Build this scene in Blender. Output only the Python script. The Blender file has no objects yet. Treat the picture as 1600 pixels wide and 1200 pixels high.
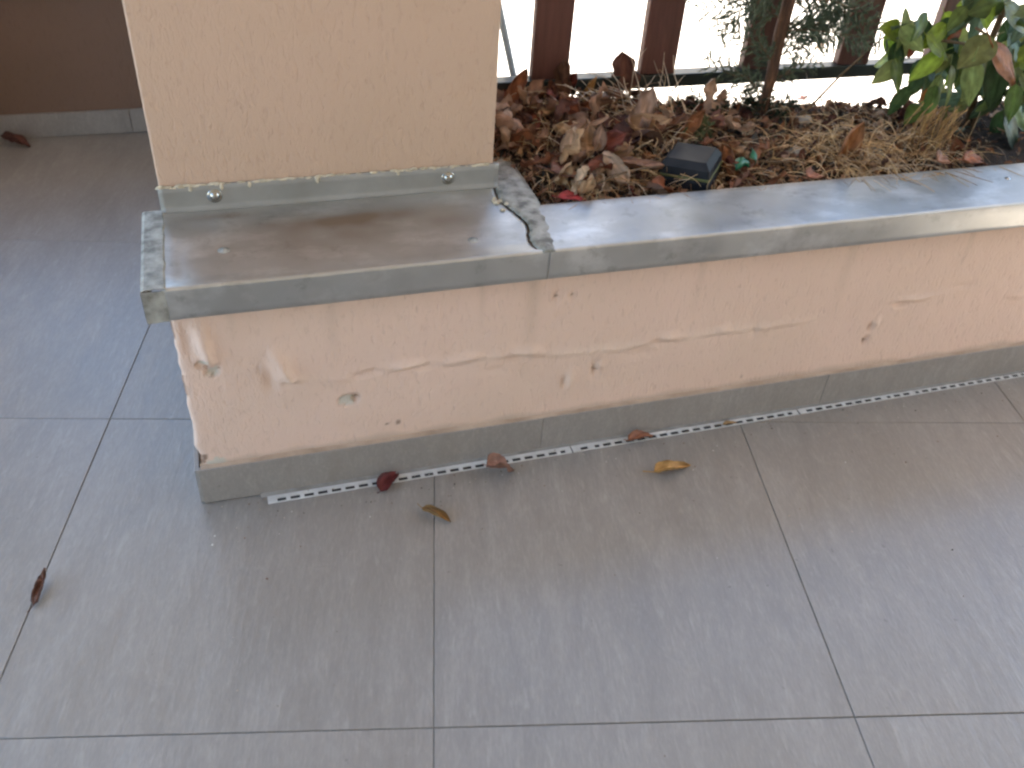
import bpy, math, random
from math import radians as R, sin, cos, pi
from mathutils import Vector, Matrix, Euler, noise
random.seed(7)
C = bpy.data.collections.new('terrace'); bpy.context.scene.collection.children.link(C)
sc = bpy.context.scene

# ------------------------------------------------------------------ camera
cam = bpy.data.cameras.new('camera'); cam_o = bpy.data.objects.new('camera', cam); C.objects.link(cam_o)
cam_o.matrix_world = Matrix(((0.95528552, 0.13417146, -0.26349117, 0.1162988),
                             (-0.28884257, 0.61403987, -0.73452366, -1.1635257),
                             (0.06324197, 0.77778728, 0.62533782, 1.1526151),
                             (0, 0, 0, 1)))
cam.sensor_width = 36; cam.lens = 31.94; cam.clip_start = .02; cam.clip_end = 1000
cam.dof.use_dof = True; cam.dof.focus_distance = 1.5; cam.dof.aperture_fstop = 4.5
sc.camera = cam_o
# ------------------------------------------------------------------ light
SUN_AZ, SUN_EL = R(116), R(46)
w = bpy.data.worlds.new('World'); sc.world = w; w.use_nodes = True
nt = w.node_tree; bg = nt.nodes['Background']
sky = nt.nodes.new('ShaderNodeTexSky'); sky.sky_type = 'NISHITA'; sky.sun_disc = False
sky.sun_elevation = SUN_EL; sky.sun_rotation = SUN_AZ; sky.dust_density = .4; sky.air_density = 1.4; sky.ozone_density = 4
nt.links.new(sky.outputs[0], bg.inputs[0]); bg.inputs[1].default_value = .12
sl = bpy.data.lights.new('sun', 'SUN'); sl.energy = 5.0; sl.angle = R(.5); sl.color = (1, .87, .70)
so = bpy.data.objects.new('sun', sl); C.objects.link(so)
sd = Vector((sin(SUN_AZ)*cos(SUN_EL), cos(SUN_AZ)*cos(SUN_EL), sin(SUN_EL)))
so.rotation_euler = sd.to_track_quat('Z', 'Y').to_euler(); so.location = sd*8
sc.view_settings.view_transform = 'Standard'; sc.view_settings.look = 'None'
sc.view_settings.gamma = 1; sc.view_settings.exposure = 2.7; sc.view_settings.use_curve_mapping = False
sc.render.engine = 'CYCLES'
sc.cycles.filter_width = 2.4
sc.cycles.max_bounces = 10; sc.cycles.diffuse_bounces = 6
sc.cycles.use_denoising = True; sc.cycles.sample_clamp_indirect = 6

# ------------------------------------------------------------------ helpers
def tag(o, label=None, cat=None, group=None, kind=None):
    if label: o['label'] = label
    if cat: o['category'] = cat
    if group: o['group'] = group
    if kind: o['kind'] = kind
    return o
def empty(name, loc=(0, 0, 0), rz=0):
    o = bpy.data.objects.new(name, None); C.objects.link(o); o.location = loc; o.rotation_euler = (0, 0, rz)
    o.empty_display_size = .05; return o
class MB:
    def __init__(s): s.v = []; s.f = []; s.col = {}
    def add(s, vs, fs):
        n = len(s.v); s.v += [tuple(p) for p in vs]; s.f += [tuple(i+n for i in f) for f in fs]; return n
    def box(s, a, b, M=None):
        x0, y0, z0 = a; x1, y1, z1 = b
        vs = [Vector(p) for p in ((x0,y0,z0),(x1,y0,z0),(x1,y1,z0),(x0,y1,z0),(x0,y0,z1),(x1,y0,z1),(x1,y1,z1),(x0,y1,z1))]
        if M: vs = [M @ p for p in vs]
        s.add(vs, ((0,3,2,1),(4,5,6,7),(0,1,5,4),(1,2,6,5),(2,3,7,6),(3,0,4,7))); return s
    def grid(s, rows):
        n = len(rows[0]); vs = [p for r in rows for p in r]
        s.add(vs, [(j*n+i, j*n+i+1, (j+1)*n+i+1, (j+1)*n+i) for j in range(len(rows)-1) for i in range(n-1)]); return s
    def tube(s, pts, rad, seg=6, cap=True):
        pts = [Vector(p) for p in pts]; rows = []
        for i, p in enumerate(pts):
            t = (pts[min(i+1, len(pts)-1)]-pts[max(i-1, 0)]).normalized()
            a = t.orthogonal().normalized() if i == 0 else (a - t*a.dot(t)).normalized()
            b = t.cross(a); r = rad[i] if hasattr(rad, '__len__') else rad
            rows.append([p+(a*cos(2*pi*k/seg)+b*sin(2*pi*k/seg))*r for k in range(seg)])
        n = len(s.v)
        for r in rows: s.v += [tuple(q) for q in r]
        for j in range(len(rows)-1):
            for k in range(seg): s.f.append((n+j*seg+k, n+j*seg+(k+1)%seg, n+(j+1)*seg+(k+1)%seg, n+(j+1)*seg+k))
        if cap:
            s.f.append(tuple(n+k for k in range(seg))[::-1]); m = n+(len(rows)-1)*seg; s.f.append(tuple(m+k for k in range(seg)))
        return s
    def mesh(s, name, mat, smooth=False):
        me = bpy.data.meshes.new(name); me.from_pydata(s.v, [], s.f); me.materials.append(mat)
        if smooth: me.polygons.foreach_set('use_smooth', [True]*len(me.polygons))
        me.update(); return me
    def build(s, name, mat, parent=None, smooth=False, bevel=0, loc=None, solid=0, bseg=2):
        o = bpy.data.objects.new(name, s.mesh(name, mat, smooth)); C.objects.link(o)
        if parent: o.parent = parent
        if loc: o.location = loc
        if solid:
            m = o.modifiers.new('solid', 'SOLIDIFY'); m.thickness = solid; m.offset = -1
        if bevel:
            m = o.modifiers.new('bevel', 'BEVEL'); m.width = bevel; m.segments = bseg; m.limit_method = 'ANGLE'; m.angle_limit = R(40)
        return o
def fattr(o, name, vals):
    a = o.data.attributes.new(name, 'FLOAT', 'POINT'); a.data.foreach_set('value', vals)
def cattr(me, vals):   # per-vertex real surface colour
    a = me.color_attributes.new('tint', 'FLOAT_COLOR', 'POINT'); a.data.foreach_set('color', [c for v in vals for c in (*v, 1)])

# ------------------------------------------------------------------ material kit
class Mat:
    def __init__(s, name, rough=.6, metal=0, spec=.5):
        s.m = bpy.data.materials.new(name); s.m.use_nodes = True; s.t = s.m.node_tree; s.p = s.t.nodes['Principled BSDF']
        s.p.inputs['Roughness'].default_value = rough; s.p.inputs['Metallic'].default_value = metal
        s.p.inputs['Specular IOR Level'].default_value = spec
        s.tc = s.t.nodes.new('ShaderNodeTexCoord'); s.co = s.tc.outputs['Object']
    def link(s, a, b): s.t.links.new(a, b)
    def mapped(s, scale=(1,1,1), rot=(0,0,0), loc=(0,0,0), rnd=False, src=None):
        n = s.t.nodes.new('ShaderNodeMapping'); n.inputs['Scale'].default_value = scale; n.inputs['Rotation'].default_value = rot
        n.inputs['Location'].default_value = loc; src = src or s.co
        if rnd:
            oi = s.t.nodes.new('ShaderNodeObjectInfo'); ml = s.t.nodes.new('ShaderNodeVectorMath'); ml.operation = 'MULTIPLY_ADD'
            cb = s.t.nodes.new('ShaderNodeCombineXYZ')
            for k in range(3): s.link(oi.outputs['Random'], cb.inputs[k])
            s.link(cb.outputs[0], ml.inputs[0]); ml.inputs[1].default_value = (31.7, 57.3, 11.1); s.link(src, ml.inputs[2]); src = ml.outputs[0]
        s.link(src, n.inputs[0]); return n.outputs[0]
    def noise(s, sc_, det=4, rough=.55, vec=None, dist=0):
        n = s.t.nodes.new('ShaderNodeTexNoise'); n.inputs['Scale'].default_value = sc_; n.inputs['Detail'].default_value = det
        n.inputs['Roughness'].default_value = rough; n.inputs['Distortion'].default_value = dist
        s.link(vec or s.co, n.inputs['Vector']); return n.outputs[0]
    def ramp(s, src, stops):
        n = s.t.nodes.new('ShaderNodeValToRGB'); e = n.color_ramp.elements
        while len(e) < len(stops): e.new(.5)
        for k, (p, c) in enumerate(stops):
            e[k].position = p; e[k].color = (*c, 1) if hasattr(c, '__len__') else (c, c, c, 1)
        s.link(src, n.inputs[0]); return n.outputs[0]
    def mix(s, fac, a, b, mode='MIX'):
        n = s.t.nodes.new('ShaderNodeMix'); n.data_type = 'RGBA'; n.blend_type = mode
        for k, v in ((0, fac), (6, a), (7, b)):
            sock = n.inputs[k]
            if isinstance(v, (int, float)): sock.default_value = v if k == 0 else (v, v, v, 1)
            elif isinstance(v, tuple): sock.default_value = (*v, 1)
            else: s.link(v, sock)
        return n.outputs[2]
    def math(s, op, a, b=None, c=None):
        n = s.t.nodes.new('ShaderNodeMath'); n.operation = op
        for k, v in enumerate((a, b, c)):
            if v is None: continue
            if isinstance(v, (int, float)): n.inputs[k].default_value = v
            else: s.link(v, n.inputs[k])
        return n.outputs[0]
    def attr(s, name, col=False):
        n = s.t.nodes.new('ShaderNodeAttribute'); n.attribute_name = name; return n.outputs['Color' if col else 'Fac']
    def rnd(s):
        return s.t.nodes.new('ShaderNodeObjectInfo').outputs['Random']
    def color(s, v):
        if isinstance(v, tuple): s.p.inputs['Base Color'].default_value = (*v, 1)
        else: s.link(v, s.p.inputs['Base Color'])
        return s
    def rough(s, v): s.link(v, s.p.inputs['Roughness']); return s
    def bump(s, h, dist, strength=1):
        n = s.t.nodes.new('ShaderNodeBump'); n.inputs['Distance'].default_value = dist; n.inputs['Strength'].default_value = strength
        s.link(h, n.inputs['Height'])
        if s.p.inputs['Normal'].links: s.link(s.p.inputs['Normal'].links[0].from_socket, n.inputs['Normal'])
        s.link(n.outputs[0], s.p.inputs['Normal']); return s

# floor tile: brushed slate look, streaks along the long joint direction
def tile_mat(name, base, rough0):
    m = Mat(name, spec=.8)
    v1 = m.mapped((9, 2.0, 4), rot=(0, 0, R(-9)), rnd=True)
    n1 = m.noise(2.6, 6, .62, v1, .6)
    v2 = m.mapped((34, 6, 10), rot=(0, 0, R(-14)), rnd=True); n2 = m.noise(2.2, 5, .6, v2, .4)
    n3 = m.noise(2.2, 3, .5, m.mapped(rnd=True))
    c = m.ramp(n1, ((.3, tuple(b*.85 for b in base)), (.5, base), (.72, tuple(b*1.18 for b in base))))
    c = m.mix(m.ramp(n2, ((.56, 0), (.75, .55))), c, tuple(min(1, b*1.5) for b in base))
    c = m.mix(m.ramp(n3, ((.35, .35), (.65, 0))), c, tuple(b*k for b, k in zip(base, (.88, .82, .74))))
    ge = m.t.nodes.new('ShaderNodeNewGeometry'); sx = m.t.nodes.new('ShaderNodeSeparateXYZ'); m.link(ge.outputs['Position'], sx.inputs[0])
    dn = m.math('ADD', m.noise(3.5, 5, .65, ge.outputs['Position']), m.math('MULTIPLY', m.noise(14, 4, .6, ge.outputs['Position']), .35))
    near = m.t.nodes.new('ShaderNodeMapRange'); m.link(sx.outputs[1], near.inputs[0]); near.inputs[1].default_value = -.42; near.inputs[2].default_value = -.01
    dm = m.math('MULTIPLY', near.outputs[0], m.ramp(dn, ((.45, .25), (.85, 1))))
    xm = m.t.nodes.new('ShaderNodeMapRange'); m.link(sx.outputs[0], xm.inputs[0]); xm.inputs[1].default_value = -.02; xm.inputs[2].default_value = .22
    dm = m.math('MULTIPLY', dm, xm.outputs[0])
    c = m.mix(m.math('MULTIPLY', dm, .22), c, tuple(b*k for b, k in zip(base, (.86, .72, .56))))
    sc_ = m.noise(5, 7, .75, m.mapped((1, 1, 1), (0, 0, R(35)), rnd=True), 1.5); c = m.mix(m.ramp(sc_, ((.60, 0), (.68, .28))), c, tuple(b*1.35 for b in base))
    spots = m.noise(60, 2, .5, m.mapped(rnd=True)); c = m.mix(m.ramp(spots, ((.22, .45), (.26, 0))), c, (.12, .10, .085))
    gr = m.noise(120, 4, .7, m.mapped((1.8, .45, 1), rot=(0, 0, R(-14)), rnd=True)); c = m.mix(m.ramp(gr, ((.35, .30), (.55, 0))), c, tuple(b*.68 for b in base)); c = m.mix(m.ramp(gr, ((.55, 0), (.75, .30))), c, tuple(b*1.45 for b in base))
    m.color(c); m.rough(m.math('MULTIPLY_ADD', n1, .22, rough0))
    fg = m.noise(170, 3, .7, m.mapped((1.6, .5, 1), rot=(0, 0, R(-14)), rnd=True)); m.bump(m.math('ADD', m.math('ADD', m.math('MULTIPLY', n1, .5), m.math('MULTIPLY', n2, .6)), m.math('MULTIPLY', fg, .22)), .0018, .85)
    return m.m
def stucco_mat(name, base, relief=True):
    m = Mat(name, .85, spec=.3)
    v = m.mapped((1, 1, .38)); g = m.noise(260, 3, .6, v, .3); h = m.noise(150, 2, .5, m.mapped((1, 1, .35)), .8); big = m.noise(3.2, 4)
    c = m.mix(m.ramp(big, ((.35, 0), (.7, .5))), base, tuple(b*k for b, k in zip(base, (.9, .93, .88))))
    c = m.mix(m.ramp(h, ((.58, 0), (.76, .25))), c, tuple(b*k for b, k in zip(base, (.62, .58, .55))))
    c = m.mix(m.ramp(m.noise(14, 5, .6), ((.6, 0), (.8, .35))), c, tuple(b*k for b, k in zip(base, (.86, .8, .7))))
    if relief:
        c = m.mix(m.math('MULTIPLY', m.attr('smear_glint'), .5), c, (.78, .62, .51))
        c = m.mix(m.attr('chip'), c, (.58, .54, .47)); c = m.mix(m.attr('spot'), c, (.16, .09, .06))
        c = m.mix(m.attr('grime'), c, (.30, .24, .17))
    m.color(c)
    m.bump(m.math('SUBTRACT', g, m.math('MULTIPLY', m.ramp(h, ((.5, 0), (.72, 1))), .6)), .0016, .75)
    return m.m
M = {}
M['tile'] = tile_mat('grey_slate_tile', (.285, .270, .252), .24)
M['skirt'] = tile_mat('grey_skirting_tile', (.29, .272, .258), .5)
M['stucco'] = stucco_mat('peach_stucco', (.745, .55, .455))
M['stucco_plain'] = stucco_mat('peach_stucco_dimmed', (.54, .385, .29), False)  # same paint as the planter face, weaker light put into a darker colour
M['shade_brown_wall'] = stucco_mat('shade_brown_render', (.21, .135, .10), False)  # brown far darker than the pillar paint, shade put into the colour
m = Mat('tile_grout', .9); m.color(m.ramp(m.noise(1.3, 4), ((.4, (.05, .048, .046)), (.6, (.19, .183, .172))))); M['grout'] = m.m
m = Mat('pale_mortar', .9); m.color(m.ramp(m.noise(60, 3), ((.3, (.22, .21, .2)), (.7, (.36, .35, .33))))); m.bump(m.noise(200, 3), .001); M['mortar'] = m.m
m = Mat('dusty_plaster_edge', .9); m.color(m.ramp(m.noise(14, 4), ((.3, (.34, .25, .18)), (.65, (.50, .39, .30))))); m.bump(m.noise(300, 3), .001); M['lip'] = m.m
m = Mat('drain_fillet', .9); m.color(m.ramp(m.noise(30, 4), ((.3, (.20, .185, .165)), (.7, (.30, .29, .275))))); M['fillet'] = m.m
m = Mat('crumbled_plaster', .9); m.color(m.ramp(m.noise(90, 3), ((.3, (.42, .36, .26)), (.7, (.62, .55, .42))))); m.bump(m.noise(300, 3), .001); M['crumb'] = m.m
# coping sheet metal: dull zinc paint, water stained on top
def zinc(name, stain):
    m = Mat(name, .35, .82)
    n = m.noise(9, 3, .5); f = m.noise(40, 2, .5)
    c = m.ramp(n, ((.3, (.40, .402, .39)), (.7, (.52, .525, .515))))
    c = m.mix(m.ramp(f, ((.45, 0), (.8, .35))), c, (.55, .55, .54))
    c = m.mix(m.ramp(m.noise(11, 5, .65, m.mapped((.8, 1.5, 1))), ((.50, 0), (.68, .6))), c, (.74, .745, .74))  # pale patches painted in as glare off the metal
    c = m.mix(m.ramp(m.noise(23, 5, .7), ((.30, .45), (.42, 0))), c, (.24, .235, .215))
    if stain:
        st = m.attr('stain'); c = m.mix(st, c, (.25, .185, .13))
        c = m.mix(m.attr('rim'), c, (.46, .45, .40))
    m.color(c)
    r = m.math('MULTIPLY_ADD', m.ramp(m.noise(9, 4, .55), ((.3, 0), (.7, 1))), .16, .30)
    if stain: r = m.math('ADD', r, m.math('MULTIPLY', m.math('ADD', m.attr('rim'), m.math('MULTIPLY', m.attr('stain'), .5)), .28))
    pass
    m.rough(r); m.bump(m.noise(5, 2), .0025, .5); m.bump(f, .0002, .5)
    return m.m
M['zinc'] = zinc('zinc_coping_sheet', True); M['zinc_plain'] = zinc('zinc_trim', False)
m = Mat('dull_flashing', .55, .35); m.color(m.ramp(m.noise(11, 5, .6), ((.3, (.26, .258, .24)), (.7, (.34, .34, .325))))); m.bump(m.noise(7, 3), .002, .5); M['flash'] = m.m
m = Mat('sealed_joint', .6, .25); m.color(m.ramp(m.noise(45, 4), ((.35, (.15, .145, .125)), (.5, (.30, .295, .265)), (.68, (.42, .41, .37))))); m.bump(m.noise(60, 3), .002, .7); M['seal'] = m.m
m = Mat('steel_screw', .22, 1); m.color((.38, .38, .36)); M['screw'] = m.m
m = Mat('pale_plastic_grate', .5); m.color(m.ramp(m.noise(25, 4), ((.3, (.50, .50, .49)), (.7, (.70, .70, .69))))); M['grate'] = m.m
m = Mat('slot_shade', .9); m.color((.03, .03, .03)); M['slot'] = m.m
m = Mat('brown_painted_slat', .45); v = m.mapped((22, 22, 2.5), rnd=True)
m.color(m.ramp(m.noise(3, 5, .6, v), ((.3, (.085, .036, .031)), (.7, (.14, .062, .052))))); m.bump(m.noise(6, 4, .6, v), .001); M['slat'] = m.m
m = Mat('dark_green_rail', .4, .2); m.color(m.ramp(m.noise(20, 4), ((.3, (.022, .030, .030)), (.7, (.045, .055, .052))))); M['rail'] = m.m
m = Mat('planter_soil', .95); m.color(m.ramp(m.noise(35, 6, .7), ((.3, (.012, .009, .007)), (.55, (.045, .030, .020)), (.75, (.10, .065, .042))))); m.bump(m.noise(60, 6, .7), .012); M['soil'] = m.m
m = Mat('pale_paving', .85); m.color(m.ramp(m.noise(1.3, 6, .6), ((.3, (.60, .56, .50)), (.7, (.72, .68, .61))))); m.bump(m.noise(30, 5), .004); M['paving'] = m.m
m = Mat('terrace_ceiling', .85); m.color((.45, .42, .38)); M['ceil'] = m.m
m = Mat('cream_house_wall', .85); m.color((.45, .38, .30)); m.bump(m.noise(150, 3), .002); M['cream'] = m.m
m = Mat('bounce_facade_render', .85); m.color((.70, .65, .57)); m.bump(m.noise(40, 3), .002); M['facade_bounce'] = m.m
m = Mat('window_glass', .08); m.color((.05, .06, .07)); M['glass'] = m.m
def tint_mat(name, rough=.7, trans=0, bump=0, rn=True, spec=.4):
    m = Mat(name, rough, spec=spec); c = m.attr('tint', True)
    if rn:
        h = m.t.nodes.new('ShaderNodeHueSaturation'); m.link(c, h.inputs['Color'])
        m.link(m.math('MULTIPLY_ADD', m.rnd(), .5, .75), h.inputs['Value']); m.link(m.math('MULTIPLY_ADD', m.rnd(), .03, .485), h.inputs['Hue']); c = h.outputs[0]
    c = m.mix(m.ramp(m.noise(70, 5, .6), ((.45, 0), (.7, .5))), c, m.mix(1, c, (.5, .42, .36), 'MULTIPLY'))
    m.color(c)
    if bump: m.bump(m.noise(120, 4), .002, bump)
    if trans:
        tr = m.t.nodes.new('ShaderNodeBsdfTranslucent'); m.link(c, tr.inputs[0]); mx = m.t.nodes.new('ShaderNodeMixShader'); mx.inputs[0].default_value = trans
        m.link(m.p.outputs[0], mx.inputs[1]); m.link(tr.outputs[0], mx.inputs[2]); m.link(mx.outputs[0], m.t.nodes['Material Output'].inputs[0])
    return m.m
M['dry_leaf'] = tint_mat('dry_leaf', .6, .15, .8); M['green_leaf'] = tint_mat('green_leaf', .38, .35, .15)
M['litter'] = tint_mat('litter', .75, 0, 0, False); M['straw'] = tint_mat('straw', .6, 0, 0, False); M['needle'] = tint_mat('needle', .5, .1, 0, False)
m = Mat('rusty_bark', .8); v = m.mapped((60, 60, 9)); m.color(m.ramp(m.noise(2, 5, .7, v), ((.35, (.035, .018, .012)), (.55, (.10, .048, .026)), (.72, (.24, .12, .06))))); m.bump(m.noise(2, 5, .7, v), .004); M['bark'] = m.m
m = Mat('twig_bark', .8); m.color(m.ramp(m.noise(40, 4), ((.3, (.07, .045, .025)), (.7, (.17, .11, .06))))); M['twig'] = m.m
m = Mat('black_plastic', .28, spec=.22); m.color(m.ramp(m.noise(30, 4), ((.3, (.008, .010, .014)), (.7, (.02, .022, .028))))); m.rough(m.math('MULTIPLY_ADD', m.noise(18, 4), .3, .32)); M['black'] = m.m
m = Mat('olive_band', .5); m.color((.12, .13, .04)); M['olive'] = m.m
m = Mat('emerald_plastic', .35); m.color(m.ramp(m.noise(40, 3), ((.3, (.005, .07, .035)), (.7, (.01, .16, .075))))); M['emerald'] = m.m
m = Mat('pale_blue_pipe', .4); m.color((.42, .58, .72)); M['pipe'] = m.m

# ================================================================== SETTING
# outside ground, 0.6 m below the terrace
g = MB(); g.grid([[(x, y, -.6) for x in (-150, -30, -8, -3, 0, 3, 8, 30, 150)] for y in (-150, -30, -8, -3, 0, .7, 3, 8, 30, 150)])
tag(g.build('ground', M['paving']), kind='structure')
# terrace slab with the grout bed, tiles laid on it one by one
g = MB(); g.box((-3.4, -3.6, -.62), (6.4, .5, -.0022)); g.box((-3.4, .5, -.62), (.56, 2.15, -.0022)); floor = g.build('floor', M['grout']); tag(floor, kind='structure')
TH = -0.22877; ux, uy = cos(TH), sin(TH); O = (0.27893, -0.50654); TS, TL = .6, .63938; GAP = .0013
tb = MB(); tb.box((GAP/2, GAP/2, -.012), (TS-GAP/2, TL-GAP/2, 0)); tme = tb.mesh('tile', M['tile'])
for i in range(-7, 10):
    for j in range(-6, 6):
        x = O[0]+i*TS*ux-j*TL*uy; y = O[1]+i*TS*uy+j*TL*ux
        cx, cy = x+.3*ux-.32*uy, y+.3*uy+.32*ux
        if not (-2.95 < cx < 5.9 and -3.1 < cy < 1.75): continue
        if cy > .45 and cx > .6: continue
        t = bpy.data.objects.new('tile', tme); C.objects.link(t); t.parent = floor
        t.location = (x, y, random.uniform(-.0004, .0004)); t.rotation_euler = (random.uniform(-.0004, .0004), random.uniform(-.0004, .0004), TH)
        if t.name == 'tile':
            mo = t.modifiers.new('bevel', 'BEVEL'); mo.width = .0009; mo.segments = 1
# (bevel baked into the shared mesh so every tile gets the eased arris)
dg = bpy.context.evaluated_depsgraph_get()
first = bpy.data.objects['tile']; baked = bpy.data.meshes.new_from_object(first.evaluated_get(dg)); first.modifiers.clear()
for t in floor.children: t.data = baked

# roof over the terrace and house wall behind the camera (both cast the shade the picture is in)
ROOF = (-1.9, -3.4, 4.3, 1.0)
r = empty('terrace_roof', (0, 0, 2.6)); tag(r, 'pale flat roof slab over the tiled terrace, resting on the peach pillar', 'roof')
g = MB(); g.box((ROOF[0], ROOF[1], 0), (ROOF[2], ROOF[3], .22)); g.box((ROOF[0], ROOF[3], 0), (.7, 2.6, .22)); g.build('slab', M['ceil'], r)  # rear arm of the slab added to keep sky light off the far corner
g = MB(); g.box((.702, ROOF[3]+.002, -.03), (ROOF[2]+.03, ROOF[3]+.03, .26)); g.box((ROOF[0]-.03, 2.602, -.03), (.73, 2.63, .26)); g.build('fascia', M['rail'], r)
hw = empty('house_wall', (0, -3.5, 0)); tag(hw, 'cream rendered house wall behind the terrace', 'wall')
g = MB(); g.box((-1.8, 1.0, -.6), (6, 1.2, 3.2)); g.build('rendered_wall', M['cream'], hw)

ob = empty('house', (7.5, 9, -.6)); tag(ob, 'unseen cream house added across the yard to bounce light over the fence', 'house')  # added out of view to bounce warm light and whiten coping reflections
g = MB()
for x0, x1 in ((-6, -4.2), (-3, -1.2), (0, 1.8), (3, 4.8), (6, 7)): g.box((x0, 0, 0), (x1, 3, 6.2))
for x0, x1 in ((-4.2, -3), (-1.2, 0), (1.8, 3), (4.8, 6)):
    for z0, z1 in ((0, 1), (2.4, 3.9), (5.3, 6.2)): g.box((x0, 0, z0), (x1, 3, z1))
g.build('bounce_facade', M['facade_bounce'], ob)
for x0 in (-4.2, -1.2, 1.8, 4.8):
    for z0 in (1, 3.9):
        g = MB(); g.box((x0, .15, z0), (x0+1.2, .2, z0+1.4)); w_ = g.build('window', M['glass'], ob)
        g = MB(); g.box((x0, .10, z0), (x0+.07, .148, z0+1.4)); g.box((x0+1.13, .10, z0), (x0+1.2, .148, z0+1.4)); g.box((x0+.57, .10, z0), (x0+.63, .148, z0+1.4)); g.box((x0+.072, .10, z0), (x0+.568, .148, z0+.07)); g.box((x0+.632, .10, z0), (x0+1.128, .148, z0+.07))
        g.build('window_frame', M['ceil'], w_)
g = MB(); g.box((-6.3, -.3, 6.203), (7.3, 3.3, 6.4)); g.build('roof', M['slat'], ob)

# ================================================================== PLANTER
def gauss(d2, s): return math.exp(-d2/(2*s*s))
def seg_d(px, pz, a, b):
    ax, az = a; bx, bz = b; dx, dz = bx-ax, bz-az; t = max(0, min(1, ((px-ax)*dx+(pz-az)*dz)/(dx*dx+dz*dz)))
    qx, qz = ax+t*dx, az+t*dz; return math.hypot(px-qx, pz-qz), (pz-qz)
ridge = [(.163,.236),(.21,.226),(.268,.219),(.31,.229),(.353,.231),(.42,.226),(.47,.229),(.552,.227),(.61,.214),(.66,.213),(.74,.211),(.818,.216),(.88,.214),(.933,.217),(1.02,.213),(1.12,.219)]
rseg = list(zip(ridge[:-1], ridge[1:]))
# (x, z, sx, sz, outward mm)
dents = [(.040,.330,.008,.020,6),(.046,.300,.006,.014,5),(.020,.335,.006,.02,-2),(.150,.255,.011,.020,5.5),(.132,.240,.007,.018,-3),(.140,.283,.008,.018,2),
         (.552,.231,.014,.006,4),(.545,.221,.012,.004,-3),(.642,.157,.006,.014,3.5),(.634,.148,.005,.01,-3),(.689,.168,.005,.012,-4),
         (.695,.176,.005,.008,3),(.599,.333,.004,.008,-3),(.628,.333,.004,.006,-2.5),(.818,.222,.012,.006,3.5),(.81,.212,.010,.005,-3),
         (1.271,.186,.005,.008,4),(1.265,.178,.004,.006,-5),(1.262,.145,.005,.007,-5),(1.34,.236,.026,.004,4),(1.315,.226,.012,.004,-4),
         (.268,.222,.012,.005,-3),(.29,.227,.01,.004,-3),(.35,.236,.02,.005,3),(.36,.225,.02,.004,-2.5),(.93,.222,.008,.006,3),(.455,.234,.012,.004,3),(1.0,.205,.006,.008,-2),
         (.78,.19,.02,.006,-1.5),(.50,.198,.012,.006,-1.5),(1.45,.25,.02,.005,-1.5),(1.6,.21,.015,.006,2)]
def relief(x, z):
    h = 0.0
    if .13 < x < 1.16 and .15 < z < .3:
        best = min((seg_d(x, z, a, b) for a, b in rseg), key=lambda q: q[0])
        amp = .45+1.1*noise.noise(Vector((x*22, 3, z*9)))+.3*noise.noise(Vector((x*70, 9, 0)))
        if best[0] < .03: h += amp*1.35*(1.9*gauss(best[0]**2, .008) if best[1] > 0 else (1.9*gauss(best[0]**2, .005)-.0))-amp*2.0*gauss((best[1]+.008)**2+max(0, best[0]-.012)**2, .005)*max(0, .25+1.6*noise.noise(Vector((x*16, 7, 2))))
    d, _ = seg_d(x, z, (.139,.298), (.163,.240)); h += 4.0*gauss(d*d, .0038)*min(1, max(.1, (.30-z)/.045))
    for dx, dz, sx, sz, a in dents:
        if abs(x-dx) < 4*sx and abs(z-dz) < 4*sz: h += a*math.exp(-((x-dx)/sx)**2/2-((z-dz)/sz)**2/2)
    h += .9*noise.noise(Vector((x*9, z*9, 0)))+.45*noise.noise(Vector((x*38, z*30, 4)))
    # broken chips
    for cx, cz, r_, dp in ((.047,.272,.013,3.5),(.248,.176,.014,2.2),(.036,.285,.010,2.5)):
        q = math.hypot(x-cx, (z-cz)*1.25)+.004*noise.noise(Vector((x*120, z*120, 1)))
        if q < r_: h -= dp
    q = math.hypot((x-.262)*1.8, z-.177)
    if q < .009: h -= 5
    return h*.0019
def smear_glint_mask(x, z):
    c = 0
    if .12 < x < 1.2 and .15 < z < .3:
        b = min(seg_d(x, z, a, b)[0] for a, b in rseg); n = noise.noise(Vector((x*13, 2, z*20)))
        c = max(0, 1-b/(.012+.010*n))*max(0, min(1, .6+1.5*n))
    for cx, cz, sx, sz in ((.046,.315,.006,.03),(.158,.255,.007,.03),(.36,.236,.028,.006),(.555,.231,.02,.007),(.642,.157,.006,.014),(.82,.222,.018,.006),(.93,.222,.014,.006),(1.34,.237,.028,.005),(1.273,.188,.006,.010)):  # streaks at the left bulges are painted highlights, the rest trowelled filler
        c = max(c, math.exp(-((x-cx)/sx)**2-((z-cz)/sz)**2))
    return min(1, c)
def chipmask(x, z):
    c = 0
    for cx, cz, r_ in ((.047,.268,.012),(.25,.175,.015),(.038,.292,.009),(.030,.085,.014),(.018,.083,.010)):
        q = math.hypot(x-cx, (z-cz)*1.3)+.006*noise.noise(Vector((x*120, z*120, 1))); c = max(c, min(1, max(0, (r_-q)/.003)))
    return c
def spotmask(x, z):
    c = 0
    for cx, cz, r_ in ((.332,.113,.0055),(.313,.1135,.0035),(.599,.333,.0035),(.628,.333,.003),(.264,.177,.004),(.689,.166,.004),(1.262,.143,.0045),(.058,.272,.003),(.008,.098,.007),(.004,.088,.006),(.33,.1,.002),(1.0,.1,.003)):
        q = math.hypot(x-cx, z-cz); c = max(c, .8*min(1, max(0, (r_-q)/.002)))
    return c
pw = empty('planter_wall', (0, 0, 0)); tag(pw, 'long peach plastered planter wall with cracked front and zinc coping', 'planter wall')
xs = [i*.0038 for i in range(int(2.0/.0038))]; zs = [.06+i*.0038 for i in range(int(.338/.0038)+1)]
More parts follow.
